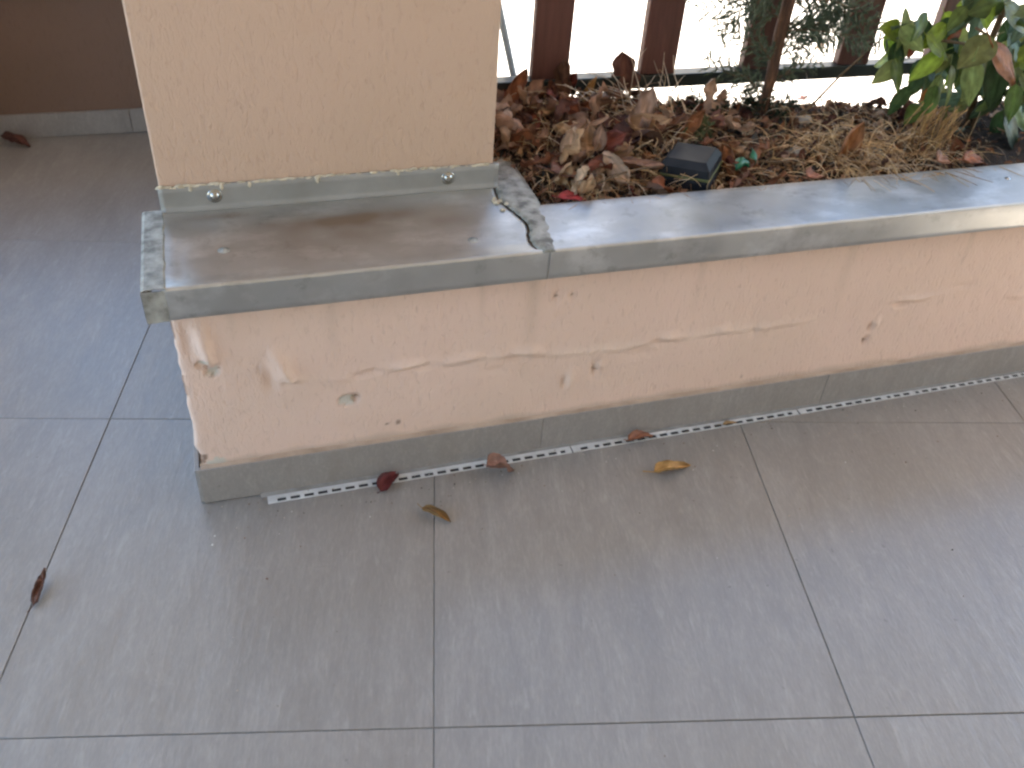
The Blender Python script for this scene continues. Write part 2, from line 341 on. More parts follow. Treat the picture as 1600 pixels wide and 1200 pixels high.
def edge_wob(z): return .0045*noise.noise(Vector((0, 5, z*14)))+.0022*noise.noise(Vector((2, 5, z*60)))+(.006*gauss((z-.098)**2, .012))+.002
rows = []; chip = []; spot = []; grime = []; smear_glint = []
for z in zs:
    row = []; ew = edge_wob(z)
    for y in (.05, .03, .012, .005): row.append((ew, y, z)); chip.append(chipmask(0, z)); spot.append(spotmask(0, z)); grime.append(0); smear_glint.append(0)
    for x in xs:
        rnd_in = .005*math.exp(-x/.004) if x < .03 else 0
        row.append((x+ew*math.exp(-x/.02), rnd_in-relief(x, z), z)); smear_glint.append(smear_glint_mask(x, z)); chip.append(chipmask(x, z)); spot.append(spotmask(x, z))
        n = noise.noise(Vector((x*18, z*18, 7)))
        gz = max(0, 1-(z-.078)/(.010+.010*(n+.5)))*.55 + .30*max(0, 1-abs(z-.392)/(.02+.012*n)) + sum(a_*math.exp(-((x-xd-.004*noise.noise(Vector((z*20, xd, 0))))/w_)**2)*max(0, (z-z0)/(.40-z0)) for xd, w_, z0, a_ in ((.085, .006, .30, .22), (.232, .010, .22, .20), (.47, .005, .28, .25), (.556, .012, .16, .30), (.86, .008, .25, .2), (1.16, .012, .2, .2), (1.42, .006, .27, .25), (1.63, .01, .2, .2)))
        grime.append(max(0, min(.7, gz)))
    rows.append(row)
g = MB(); g.grid(rows); fr = g.build('plaster_face', M['stucco'], pw, smooth=True)
fattr(fr, 'chip', chip); fattr(fr, 'spot', spot); fattr(fr, 'grime', grime); fattr(fr, 'smear_glint', smear_glint)
g = MB(); g.box((.006, .03, -.02), (1.99, .088, .428)); g.box((.009, .09, -.02), (.56, 1.545, .43)); g.box((2.0, .0, -.02), (5.6, .088, .428)); g.box((1.99-.004, .012, -.02), (1.998, .088, .4))
g.box((.562, .47, -.6), (5.6, .53, .385)); g.box((5.6, .004, -.02), (5.66, .53, .42)); g.build('plaster_body', M['stucco_plain'], pw)

# skirting tiles
sk = MB(); sk.box((0, -.0085, .0015), (.5992, -.0002, .078)); sme = sk.mesh('skirting_tile', M['skirt'])
for k in range(-1, 6):
    x0 = -.004 if k < 0 else .014+.6*(k)-.011+.0
    if k < 0: continue
    o = bpy.data.objects.new('skirting_tile', sme); C.objects.link(o); o.parent = pw; o.location = (-.0035+.6*k, -.0003 + random.uniform(-.0006, .0003), 0)
    mo = o.modifiers.new('bevel', 'BEVEL'); mo.width = .001; mo.segments = 2
sk = MB(); sk.box((-.008, -.004, .0015), (-.0005, .595, .074)); sk.build('skirting_tile', M['skirt'], pw, bevel=.001)
sk = MB(); sk.box((-.008, .598, .0015), (-.0005, 1.19, .074)); sk.build('skirting_tile', M['skirt'], pw, bevel=.001)
# mortar ledge between skirting and drain, ragged plaster line above skirting
rows = []
for i in range(0, 415):
    x = .09+i*.006; n = noise.noise(Vector((x*40, 1, 1))); rows.append([(x, -.0088, .0045+.001*n), (x, -.0115+.0012*n, .0035), (x, -.0165+.002*n, .0006)])
g = MB(); g.grid(rows); g.build('mortar_fillet', M['fillet'], pw, smooth=True)
rows = []
for i in range(0, 500):
    x = .002+i*.004; n = noise.noise(Vector((x*60, 5, 1))); rows.append([(x, -.0070+.001*n, .0781), (x, -.005, .0792+.0008*n), (x, -.0005, .0805+.002*n), (x, .003, .083)])
g = MB(); g.grid(rows); g.build('plaster_lip', M['lip'], pw, smooth=True)

# ---- zinc coping: left sheet in front of the pillar, long right sheet, end hem, joint strip
HT, HB, YO = .4454, .3955, -.035
def bend(y0, z0, r=.0035):     # rounded front arris: profile from bottom hem up and over
    pts = [(YO+.006, HB+.0015), (YO+.001, HB), (YO-.0005, HB+.002), (YO, HB+.01), (YO, HB+.03)]
    for k in range(5):
        a = k/4*pi/2; pts.append((YO+r-r*cos(a), HT-r+r*sin(a)))
    return pts
def seam_x(y):   # ragged left edge of the joint strip
    P = [(-.040,.5555),(-.02,.546),(.0,.545),(.02,.549),(.04,.556),(.06,.557),(.09,.549),(.11,.543),(.14,.5345),(.165,.538),(.19,.5395),(.21,.543),(.30,.552)]
    for (a, xa), (b, xb) in zip(P[:-1], P[1:]):
        if a <= y <= b: t = (y-a)/(b-a); return xa+(xb-xa)*t+.0030*noise.noise(Vector((y*130, 1, 1)))+.0015*noise.noise(Vector((y*420, 1, 1)))
    return P[0][1] if y < 0 else P[-1][1]
def stainmask(x, y):
    n = noise.noise(Vector((x*9, y*16, 2)))+.5*noise.noise(Vector((x*28, y*40, 3)))
    a = math.exp(-((x-.30)/.12)**2-((y-.120-.02*(x-.3))/.020)**2)*1.0
    b = math.exp(-((x-.24)/.16)**2-((y-.08)/.055)**2)*.62
    c = math.exp(-((x-.09)/.05)**2-((y-.165)/.012)**2)*.6
    d = math.exp(-((x-.43)/.05)**2-((y-.09)/.018)**2)*.7
    return max(0, min(.85, .82*(a+b*.8+c+d)*(1+.65*n)))
ys_top = [YO+.0035+ (.186-YO-.0035)*k/40 for k in range(1, 41)]
rows = []; st = []; rim = []
NX = 110
for i in range(NX+1):
    u = i/NX; row = []
    for (y, z) in bend(0, 0):
        xe = .5655; x = .004+(xe-.004)*u; row.append((x, y, z+.0006*noise.noise(Vector((x*7, 0, 0))))); st.append(0); rim.append(.35 if z > HT-.002 else .0)
    for y in ys_top:
        xe = seam_x(y)-.0035; x = .004+(xe-.004)*u
        ed = min((y-YO)/.03, 1)*min((.19-y)/.03, 1)*min((x+.001)/.03, 1)
        z = HT-.0028*max(0, ed)+.0009*noise.noise(Vector((x*6, y*12, 1)))*max(0, ed)
        row.append((x, y, z)); st.append(stainmask(x, y))
        n = noise.noise(Vector((x*25, y*25, 5)))
        rim.append(max(0, min(1, .8*max(0, 1-(y-YO)/.011)+.9*max(0, 1-(.19-y)/(.028+.012*n))+.5*max(0, 1-(x-.004)/.006)+.45*math.exp(-((x-.50)/.04)**2)*(.5+n))))
    rows.append(row)
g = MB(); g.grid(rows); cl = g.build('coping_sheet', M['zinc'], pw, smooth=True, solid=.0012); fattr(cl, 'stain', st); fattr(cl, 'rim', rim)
# end hem (folded strip over the left end)
rows = []
for i in range(24):
    y = -.0362+i*(.189+.0362)/23; n = .0012*noise.noise(Vector((y*50, 3, 3)))
    rows.append([(.0075+n*1.5, y, HT+.0006), (.0055+n*1.5, y, HT+.0026), (-.006, y, HT+.0028), (-.0195, y, HT+.0024), (-.0232, y, HT+.0008), (-.0238, y, HT-.004), (-.0234, y, HB+.01), (-.0232, y, HB-.001), (-.019, y, HB-.0005)])
g = MB(); g.grid(rows); g.add([rows[0][k] for k in (0,1,2,3,4,5,6,7,8)], []); n0 = len(g.v)-9
g.add([(.006, -.0372, HT), (-.0236, -.0372, HT), (-.0236, -.0372, HB-.001), (.006, -.0372, HB-.001)], [(0, 1, 2, 3)])
g.build('end_hem', M['seal'], pw, smooth=False, solid=.0012)
# right sheet
rows = []; st = []; rim = []; NXR = 340
for i in range(NXR+1):
    x = .566+(5.6-.566)*(i/NXR)**1.5; row = []; hump = .0011
    for (y, z) in bend(0, 0): row.append((x, y-.0012+.001*noise.noise(Vector((x*3, 0, 5))), z+hump)); st.append(0); rim.append(.3 if z > HT-.002 else 0)
    for k in range(1, 25):
        y = YO+.0035+(.1075-YO-.0035)*k/24; ed = min((y-YO)/.03, 1)*min((.11-y)/.03, 1)
        row.append((x, y-.0012, HT+hump+.0008*noise.noise(Vector((x*5, y*12, 8)))*ed)); n = noise.noise(Vector((x*14, y*25, 5)))
        st.append(max(0, min(.45, .5*max(0, 1-(.108-y)/(.02+.02*n))+.25*noise.noise(Vector((x*6, y*14, 11)))))); rim.append(max(0, min(.7, .5*max(0, 1-(y-YO)/.008)+.5*n)))
    row.append((x, .1085, HT+hump-.001)); row.append((x, .109, HT-.008)); row.append((x, .1085, HT-.03)); st += [0]*3; rim += [.5]*3
    rows.append(row)
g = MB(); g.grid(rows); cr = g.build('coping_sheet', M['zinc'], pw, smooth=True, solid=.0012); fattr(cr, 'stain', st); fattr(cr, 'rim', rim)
# joint strip
def strip_r(y): return (.575+.012*min(1, max(0, (y+.04)/.06))+.012*min(1, max(0, (y-.02)/.1)))
rows = []; N = 140
for i in range(N+1):
    y = -.0385+i*(.288+.0385)/N; xl = seam_x(y); xr = strip_r(y)+.0012*noise.noise(Vector((y*70, 9, 2))); row = []
    for k in range(7):
        t = k/6; x = xl+(xr-xl)*t; row.append((x, y, HT+.0022+.0022*sin(pi*t)+.0026*noise.noise(Vector((x*90, y*70, 2)))-(.0018 if k in (0, 6) else 0)))
    rows.append(row)
rows = rows[1:]; rows.insert(0, [(p[0], -.0372, HT-.0006) for p in rows[0]])
g = MB(); g.grid(rows); g.build('joint_strip', M['seal'], pw, smooth=True, solid=.0016)
# sealant blobs by the joint
g = MB()
random.seed(3)
def blob(g, c, r, sq=(1, 1, 1), seed=0, sub=1):
    import bmesh
    bm = bmesh.new(); bmesh.ops.create_icosphere(bm, subdivisions=sub, radius=1)
    vs = []
    for v in bm.verts:
        d = 1+.35*noise.noise(v.co*1.7+Vector((seed*3.1, 0, 0))); vs.append((c[0]+v.co.x*r*d*sq[0], c[1]+v.co.y*r*d*sq[1], c[2]+v.co.z*r*d*sq[2]))
    g.add(vs, [tuple(v.index for v in f.verts) for f in bm.faces]); bm.free()
for k in range(14): blob(g, (.535+random.uniform(-.012, .012), .128+random.uniform(-.025, .018), HT+.0005), random.uniform(.002, .005), (1, 1, .5), k, 2)
g.build('sealant', M['crumb'], pw, smooth=True)
def screw(parent, loc, rot, r=.0062, wash=True):
    s = empty('screw', loc); s.parent = parent; s.rotation_euler = rot
    g = MB(); rows = []
    prof = [(0, r*.55), (r*.45, r*.5), (r*.8, r*.32), (r, .0), ]
    for k in range(13): rows.append([(p*cos(2*pi*k/12), p*sin(2*pi*k/12), z+.0014) for p, z in prof])
    g.grid(rows); o = bpy.data.objects.new('screw', g.mesh('screw', M['screw'], True)); return s, o
def add_screw(parent, loc, rot, r=.0062, mat=None):
    g = MB(); rows = []
    prof = [(0.0001, r*.62), (r*.45, r*.55), (r*.8, r*.34), (r, .0008), (r*1.05, .0004), (r*1.55, .0006), (r*1.7, -.0004)]
    for k in range(17): rows.append([(p*cos(-2*pi*k/16), p*sin(-2*pi*k/16), z) for p, z in prof])
    g.grid(rows); o = g.build('screw', mat or M['screw'], parent, smooth=True); o.location = loc; o.rotation_euler = rot; return o
add_screw(pw, (.09, .061, HT-.0018), (0, 0, 0), .0055, M['seal'])
add_screw(pw, (.459, .022, HT-.0018), (0, 0, 0), .0055, M['seal'])
add_screw(pw, (1.5, .052, HT+.0018), (0, 0, 0), .0055)

# ================================================================== PILLAR
pl = empty('pillar', (.2722, .36, .43)); tag(pl, 'peach plastered pillar on the planter corner, its unseen back lengthened to block light', 'pillar')
def rel(p): return (p[0]-.2722, p[1]-.36, p[2]-.43)
g = MB(); g.box(rel((.0069, .1915, .432)), rel((.5375, 1.54, 2.598))); g.build('shaft', M['stucco_plain'], pl, bevel=.004, bseg=3)  # unseen rear carried back to the far wall to block light
rows = []
for i in range(60):
    x = .0045+i*(.546-.0045)/59; w_ = .0006*noise.noise(Vector((x*9, 1, 1)))
    rows.append([rel((x, .1815, HT+.0012)), rel((x, .1862+w_, HT+.004)), rel((x, .1875+w_, HT+.010)), rel((x, .1880+w_, HT+.030)), rel((x, .1875+w_, HT+.0405)), rel((x, .1905, HT+.0415))])
g = MB(); g.grid(rows); g.build('base_flashing', M['flash'], pl, smooth=True, solid=-.001)
g = MB(); random.seed(5)
for k in range(110):
    x = .008+.525*(random.random()**(1.0 if k % 3 else 1.8)); r_ = random.uniform(.0016, .0042)
    blob(g, rel((x, .1885, HT+.0425-random.random()*.003)), r_, (2.2, .4, .7), k, 1)
for x, r_ in ((.14, .0035), (.245, .0042), (.052, .0035), (.098, .004), (.375, .003)): blob(g, rel((x, .1868, HT+.037)), r_, (.8, .5, 1.4), x*9, 2)
g.build('plaster_crumbs', M['crumb'], pl, smooth=True)
for x in (.086, .459): add_screw(pl, rel((x, .1872, .4670)), (R(90), 0, 0), .0068)

# ================================================================== second planter wall, far left
bw = empty('far_wall', (-1.4, 1.55, 0)); tag(bw, 'low brown wall behind the pillar, darkened for shade, with grey skirting and added side return', 'wall')
g = MB(); g.box((.62, 0, -.02), (2.0, .3, .40)); g.box((.32, -.72, -.02), (.618, .3, .90)); g.build('rendered_wall', M['shade_brown_wall'], bw, bevel=.003)  # tall left return is unseen, added to block light into the corner
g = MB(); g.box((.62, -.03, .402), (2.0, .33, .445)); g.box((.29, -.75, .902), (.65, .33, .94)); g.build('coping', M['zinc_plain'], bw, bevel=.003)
for x0 in (.7605, 1.26):
    g = MB(); g.box((x0, -.009, .0015), (min(x0+.4975, 1.36), -.0005, .07)); g.build('skirting_tile', M['skirt'], bw, bevel=.001)

# ================================================================== DRAIN GRATE
dr = empty('drain_grate', (.10, -.0275, 0)); dr.rotation_euler = (0, 0, .0062); tag(dr, 'narrow pale slotted drain strip along the foot of the planter', 'drain')
for x0, x1 in ((0, .553), (.5555, 1.0395), (1.0435, 1.62), (1.6225, 2.3), (2.3025, 3.3)):
    g = MB(); random.seed(int(x0*100))
    g.box((x0, .0032, .0003), (x1, .0108, .0022)); g.box((x0, -.0062, .0003), (x1, -.0042, .0020))
    x = x0
    g.box((x0, -.0043, .0004), (x0+.016, .0033, .0019)); g.box((x1-.012, -.0043, .0004), (x1, .0033, .0019)); x = x0+.016+.0145
    while x < x1-.02:
        wv = .0075 if random.random() > .12 else .014
        g.box((x, -.0043, .0004), (x+wv, .0033, .0019)); x += .0235
    g.build('grate_segment', M['grate'], dr)
g = MB(); g.box((0, -.006, .0001), (3.3, .0085, .0006)); g.build('slot_shade_sheet', M['slot'], dr)  # dark sheet laid on the tiles stands for shade inside the slots

# ================================================================== FENCE
fn = empty('balcony_fence', (0, .5, 0)); tag(fn, 'dark brown slatted balcony fence on a dark green bottom rail', 'fence')
g = MB(); g.box((.5385, -.004, .4765), (5.6, .030, .5035)); g.build('bottom_rail', M['rail'], fn, bevel=.002)
g = MB(); g.box((.5385, -.01, 1.12), (5.6, .04, 1.16)); g.build('top_rail', M['slat'], fn, bevel=.003)
sb = MB(); sb.box((-.0375, .0, .5035), (.0375, .024, 1.12)); 
slme = None
for k in range(21):
    x = .7400+.2325*k
    if slme is None: o = sb.build('slat', M['slat'], fn, bevel=.003); slme = o
    else: o = slme.copy(); C.objects.link(o)
    o.location = (x, 0, 0); o.rotation_euler = (0, 0, random.uniform(-.01, .01)+R(-3))
for x in (.5535, 2.83, 5.3):
    g = MB(); g.box((x+.002, .032, -.6), (x+.032, .062, 1.118)); g.build('post', M['rail'], fn)
# leaning pale blue pole outside the fence
g = MB(); p0 = Vector((.722, .575, .37)); d = Vector((-.038, .0, .135)); g.tube([p0+d*t for t in (0, 1, 2, 3, 4.2)], .0075, 10)
tag(g.build('pole', M['pipe'], smooth=True), 'thin pale blue pole leaning beside the pillar outside the fence', 'pole')

# ================================================================== SOIL
def soil_z(x, y):
    z = .405+.012*noise.noise(Vector((x*7, y*7, 0)))+.008*noise.noise(Vector((x*20, y*20, 0)))
    ry = min(1, max(0, (y-.13)/.25)); z += ry*(.042-.022*min(1, max(0, (x-1.2)/.25)))
    z += .022*math.exp(-((x-.76)/.22)**2)*min(1, max(0, (y-.1)/.12))
    z += .012*math.exp(-((x-1.3)/.2)**2-((y-.25)/.12)**2)
    z -= .03*min(1, max(0, (y-.44)/.06))*(1 if x > .95 else 0)
    return min(z, .468)
rows = [[(x*.02+.54, y*.02+.088, soil_z(x*.02+.54, y*.02+.088)) for x in range(0, 250)] for y in range(0, 20)]
g = MB(); g.grid(rows); tag(g.build('soil', M['soil'], smooth=True), kind='structure')
# ================================================================== LEAVES
def leaf_mesh(name, mat, L=1.0, wr=.5, roll=1.2, bend_=.8, wave=.12, col=(.2,.1,.05), seed=0, nu=12, nv=6, stalk=.25, lobes=0, tipp=1.0, edge=.75):
    """leaf along +X, base at origin, blade spreading in Y, curled towards +Z"""
    rnd = random.Random(seed); g = MB(); cols = []; rows = []
    for i in range(nu+1):
        u = i/nu; wdt = wr*.5*L*(sin(pi*u**.75)**.8 if 0 < u < 1 else 0)*(1-.18*u*tipp)
        if lobes: wdt *= 1+.32*sin(u*pi*lobes)
        wdt = max(wdt, .004*L)
        row = []
        for j in range(2*nv+1):
            v = (j-nv)/nv; ar = v*wdt; k = roll/(wr*.5*L)
            # roll across the width
            yy = sin(ar*k)/k if abs(k) > 1e-6 else ar; zz = (1-cos(ar*k))/k if abs(k) > 1e-6 else 0
            # fold at the midrib + waves
            zz += wave*L*.5*noise.noise(Vector((u*3+seed*7.7, v*1.6, seed)))+wave*L*.22*noise.noise(Vector((u*9+seed, v*4, seed*3)))
            b = bend_*u; kx = bend_
            xx = (sin(b)/kx if abs(kx) > 1e-4 else u)*L; zb = ((1-cos(b))/kx if abs(kx) > 1e-4 else 0)*L
            row.append((xx-zz*sin(b), yy, zb+zz*cos(b)))
            f = .8+.5*noise.noise(Vector((u*4, v*3, seed)))+.2*(1-abs(v)); f *= (1-(1-edge)*abs(v)**3); f *= 1.25 if j == nv else 1
            cols.append(tuple(max(.003, c*f) for c in col))
        rows.append(row)
    g.grid(rows)
    if stalk:
        a = Vector((0, 0, rows[0][nv][2])); n0 = len(g.v)
        g.tube([a+Vector((.03*L, 0, 0)), a, a+Vector((-stalk*.5*L, .02*L, .03*L)), a+Vector((-stalk*L, .06*L, .04*L))], [.012*L, .012*L, .010*L, .014*L], 5)
        cols += [tuple(c*.9 for c in col)]*(len(g.v)-n0)
    me = g.mesh(name, mat, True); cattr(me, cols); return me
BR = [(.40,.21,.13), (.20,.085,.05), (.50,.31,.20), (.12,.05,.038), (.33,.14,.06), (.58,.40,.29), (.15,.075,.05), (.27,.085,.05)]
dead = [leaf_mesh('dead_leaf', M['dry_leaf'], 1, (.6,.75,.85,.95)[k % 4], (1.5,.9,2.0,1.2,1.7)[k % 5], (.9,.5,1.3,.7)[k % 4]*(1 if k % 3 else -.8), .42, BR[k % 8], k, 14, 6, .2, (0, 0, 3)[k % 3]) for k in range(16)]
def put(me, name, loc, rot, s, parent=None):
    o = bpy.data.objects.new(name, me); C.objects.link(o); o.location = loc; o.rotation_euler = rot; o.scale = (s, s, s); return o

# --- fallen leaves on the terrace tiles, each its own
def floor_leaf(label, loc, rz, L, wr, roll, bend_, col, seed, tilt=0, rx=0, **kw):
    me = leaf_mesh('fallen_leaf', M['dry_leaf'], L, wr, roll, bend_, kw.pop('wave', .14), col, seed, **kw)
    zmin = min((Euler((rx, tilt, rz)).to_matrix() @ v.co).z for v in me.vertices)
    o = put(me, 'fallen_leaf', (loc[0], loc[1], .0006-zmin+loc[2] if len(loc) > 2 else .0006-zmin), (rx, tilt, rz), 1)
    m = o.modifiers.new('solid', 'SOLIDIFY'); m.thickness = .0005
    tag(o, label, 'leaf', 'fallen leaves on the terrace floor'); return o
floor_leaf('dark red curled leaf lying on the drain strip, nearest the planter corner', (.290, -.050), R(48), .056, .8, 1.5, -.5, (.20,.045,.030), 1, tilt=R(-14), stalk=.12)
floor_leaf('slim brown rolled leaf lying on the tiles in front of the drain', (.350, -.110), R(-42), .056, .6, 2.6, -.2, (.27,.135,.05), 2, stalk=.2)
floor_leaf('pale tan crumpled leaf folded to a point on the drain strip', (.478, -.056), R(2), .060, .9, 1.7, -.9, (.50,.29,.19), 3, wave=.34, stalk=.1)
floor_leaf('long orange brown leaf lying across the drain below the middle of the wall', (.762, -.034), R(12), .062, .55, 1.5, -.35, (.42,.19,.09), 4, stalk=.12)
floor_leaf('tan rolled leaf alone on the tile in front of the drain, casting a shadow', (.778, -.120), R(4), .078, .52, 1.8, -.25, (.46,.235,.09), 5, stalk=.26)
floor_leaf('tiny yellowish leaf scrap on the drain at the end of the tile joint', (.967, -.027), R(8), .036, .40, 1.4, -.3, (.42,.26,.11), 6, stalk=.3)
floor_leaf('small dark twisted leaf alone on the bluish tiles at the left', (-.252, -.165), R(76), .060, .5, 2.4, .5, (.26,.145,.095), 7, stalk=.25, wave=.3)
floor_leaf('brown leaf on the shaded floor beside the far dark wall', (-.478, 1.505), R(-20), .078, .7, 1.6, -.6, (.20,.085,.055), 8, stalk=.3, wave=.3)

# --- large leaves in the planter told apart by look
def planter_leaf(label, loc, rot, L, wr, roll, bend_, col, seed, wave=.16, **kw):
    me = leaf_mesh('dead_leaf', M['dry_leaf'], L, wr, roll, bend_, wave, col, seed, nu=16, nv=8, **kw)
    o = put(me, 'dead_leaf', loc, [R(a) for a in rot], 1); m = o.modifiers.new('solid', 'SOLIDIFY'); m.thickness = .0006
    tag(o, label, 'leaf', 'large dead leaves in the planter'); return o
planter_leaf('big tan curled leaf with pale rim beside the black box', (.815, .320, .452), (35, -8, -8), .115, .75, 1.35, .9, (.52,.32,.20), 21)
planter_leaf('dark brown leaf behind the tan curled leaf, its pale lilac edge up', (.80, .36, .462), (62, 0, -18), .13, .45, .9, .5, (.24,.12,.10), 22)
planter_leaf('large pale brown leaf pressed against the pillar', (.585, .42, .438), (-20, -30, 75), .10, .85, 1.2, -.8, (.44,.25,.16), 23)
planter_leaf('broad dark brown leaf curled over the front ledge next to the joint', (.645, .20, .462), (15, 12, 10), .11, .9, 1.5, -1.4, (.19,.085,.07), 24)
planter_leaf('upright orange brown leaf standing in the heap', (.79, .46, .445), (75, -70, 20), .085, .42, .8, .4, (.42,.22,.09), 25)
planter_leaf('yellowish brown leaf lying at the middle of the heap', (.66, .34, .466), (20, -20, 60), .085, .55, 1.0, -.7, (.33,.22,.05), 26)
planter_leaf('bright red leaf scrap at the front edge of the planter', (.635, .125, .448), (10, 5, 5), .055, .6, .8, -.4, (.42,.06,.05), 27)
planter_leaf('rounded orange leaf below the black box at the ledge', (.812, .140, .443), (8, 0, 10), .058, .9, 1.5, -1.3, (.46,.19,.07), 28)
planter_leaf('tall orange brown cupped leaf standing in the straw', (1.235, .205, .43), (70, -75, 30), .088, .75, 1.3, .5, (.42,.20,.09), 29)
planter_leaf('pale orange leaf lying on the ledge left of the straw tuft', (1.115, .125, .446), (10, 0, 20), .055, .7, .9, -.6, (.50,.24,.12), 30)
planter_leaf('tan pointed leaf at the ledge under the green shrub', (1.42, .150, .443), (15, -5, 10), .055, .8, 1.0, -.9, (.46,.26,.16), 31, lobes=3)
planter_leaf('long reddish brown leaf half hanging over the ledge at the right', (1.475, .145, .444), (15, 5, 12), .095, .45, 1.1, -.5, (.36,.13,.06), 32)
planter_leaf('pale folded leaf in the middle of the heap', (.70, .30, .474), (-10, -15, -25), .09, .5, 1.6, .6, (.55,.36,.25), 33)
planter_leaf('pale brown leaf pointing at the black box from the heap', (.735, .205, .458), (0, -5, -8), .12, .33, 1.6, -.2, (.48,.30,.20), 34)
planter_leaf('brown crinkled leaf leaning on the fence rail by the first slat', (.765, .478, .485), (60, -60, 0), .05, .7, 1.3, .8, (.24,.085,.06), 35)
planter_leaf('tawny leaf lying against the rail at the pillar', (.60, .47, .455), (25, -60, 60), .08, .5, 1.3, .5, (.42,.20,.10), 36)
planter_leaf('light brown leaf under the fence rail behind the heap', (.68, .44, .468), (0, 0, 15), .08, .55, 1.0, -1.0, (.42,.28,.17), 37)

# --- the many similar leaves
rnd = random.Random(11)
COLN = ('tan', 'dark brown', 'pale tan', 'blackish brown', 'orange brown', 'pinkish beige', 'near-black', 'reddish brown')
used_labels = set()
def leaf_label(k, s, x, y):
    size = 'small' if s < .042 else 'medium' if s < .062 else 'large'
    shape = 'lobed' if k % 3 == 2 else 'curled' if (1.5,.9,2.0,1.2,1.7)[k % 5] >= 1.5 else 'half-open'
    if x < .68: zx = 'against the pillar'
    elif x < .80: zx = 'before the first slat'
    elif x < .92: zx = 'left of the black box'
    elif x < 1.05: zx = 'behind the black box' if y > .22 else 'just right of the black box'
    elif x < 1.18: zx = 'left of the conifer stem'
    elif x < 1.30: zx = 'right of the conifer stem'
    elif x < 1.46: zx = 'beside the straw tuft'
    else: zx = 'under the shrub'
    zy = 'at the front' if y < .22 else 'mid bed' if y < .36 else 'at the back'
    return f'{size} {COLN[k % 8]} {shape} leaf {zx}, {zy}'
def scatter(n, fx, fy, smin, smax, group, lift=.01, tilt=50):
    for _ in range(n):
        x, y = fx(), fy()
        while (x < .64 and y < .29) or math.hypot(x-.90, y-.175) < .075: x, y = fx(), fy()
        s = rnd.uniform(smin, smax); k = rnd.randrange(16)
        o = put(dead[k], 'dead_leaf', (x, y, soil_z(x, y)+rnd.uniform(0, lift if y < .42 else lift*.3)+.006), (R(rnd.gauss(0, tilt)), R(rnd.gauss(0, tilt*.6)), rnd.uniform(0, 6.28)), s)
        lb = leaf_label(k, s, x, y)
        if lb in used_labels:
            a = o.rotation_euler.z; lb += ', tip right' if cos(a) > .6 else ', tip left' if cos(a) < -.6 else ', tip backward' if sin(a) > 0 else ', tip forward'
        if lb in used_labels: lb = lb.replace(', at the', ' lying at the').replace(', mid', ' lying mid').replace('leaf', 'leaf tilted' if abs(o.rotation_euler.x) > .5 else 'leaf flat')
        used_labels.add(lb); tag(o, lb, 'leaf', group)
scatter(165, lambda: min(1.04, .56+abs(rnd.gauss(0, .24))), lambda: rnd.uniform(.14, .50), .028, .085, 'dead leaves heaped next to the pillar', .030, 48)
scatter(70, lambda: rnd.uniform(1.0, 1.55), lambda: rnd.uniform(.135, .44), .02, .045, 'small leaves among the straw', .012)
scatter(40, lambda: rnd.uniform(1.45, 2.4), lambda: rnd.uniform(.125, .46), .035, .065, 'leaves under the shrub', .008)
scatter(14, lambda: rnd.uniform(.66, .98), lambda: rnd.uniform(.135, .20), .02, .04, 'leaf bits along the ledge', .004)
for k, (x, y, s) in enumerate(((1.75, 2.56, .06), (2.35, 2.55, .07), (2.2, 3.3, .05), (3.1, 2.9, .06), (1.5, 2.2, .05), (3.6, 3.6, .07))):
    o = put(dead[k], 'fallen_leaf', (x, y, -.59), (0, 0, k*1.3), s); tag(o, ('small leaf nearest the pillar on the bright paving beyond the fence', 'leaf on the paving seen under the second gap of the fence', 'dark leaf speck farther out on the paving behind the second slat', 'leaf on the outside paving behind the conifer', 'leaf on the paving closest to the planter back wall', 'farthest leaf on the bright paving outside')[k], 'leaf', 'leaves on the paving outside')

# --- litter crumbs (nobody could count)
g = MB(); cols = []; rnd = random.Random(4)
pal = [(.20,.10,.06), (.30,.17,.10), (.12,.06,.04), (.38,.24,.15), (.07,.05,.04), (.26,.11,.05), (.33,.26,.18), (.05,.045,.04)]
for _ in range(9000):
    x = .56+rnd.random()**1.35*1.9; y = rnd.uniform(.108, .50)
    if x > 1.55 and rnd.random() < .5: continue
    z = soil_z(x, y)+rnd.uniform(0, .012); s = rnd.uniform(.003, .012)*(1 if x < 1.5 else .7)
    Mx = Euler((rnd.gauss(0, .7), rnd.gauss(0, .7), rnd.uniform(0, 6.28))).to_matrix()
    a, b = s*rnd.uniform(.8, 1.8), s*rnd.uniform(.3, .8); c0 = Vector((x, y, z))
    g.add([c0+Mx@Vector(p) for p in ((-a, 0, 0), (-.2*a, -b, .3*b), (a, -.2*b, 0), (.3*a, b, .4*b))], [(0, 1, 2, 3)])
    c = rnd.choice(pal); f = rnd.uniform(.7, 1.25); cols += [tuple(q*f for q in c)]*4
me = g.mesh('leaf_litter', M['litter']); cattr(me, cols); o = bpy.data.objects.new('leaf_litter', me); C.objects.link(o)
tag(o, 'crumbled brown leaf litter covering the planter soil', 'leaf litter', kind='stuff')

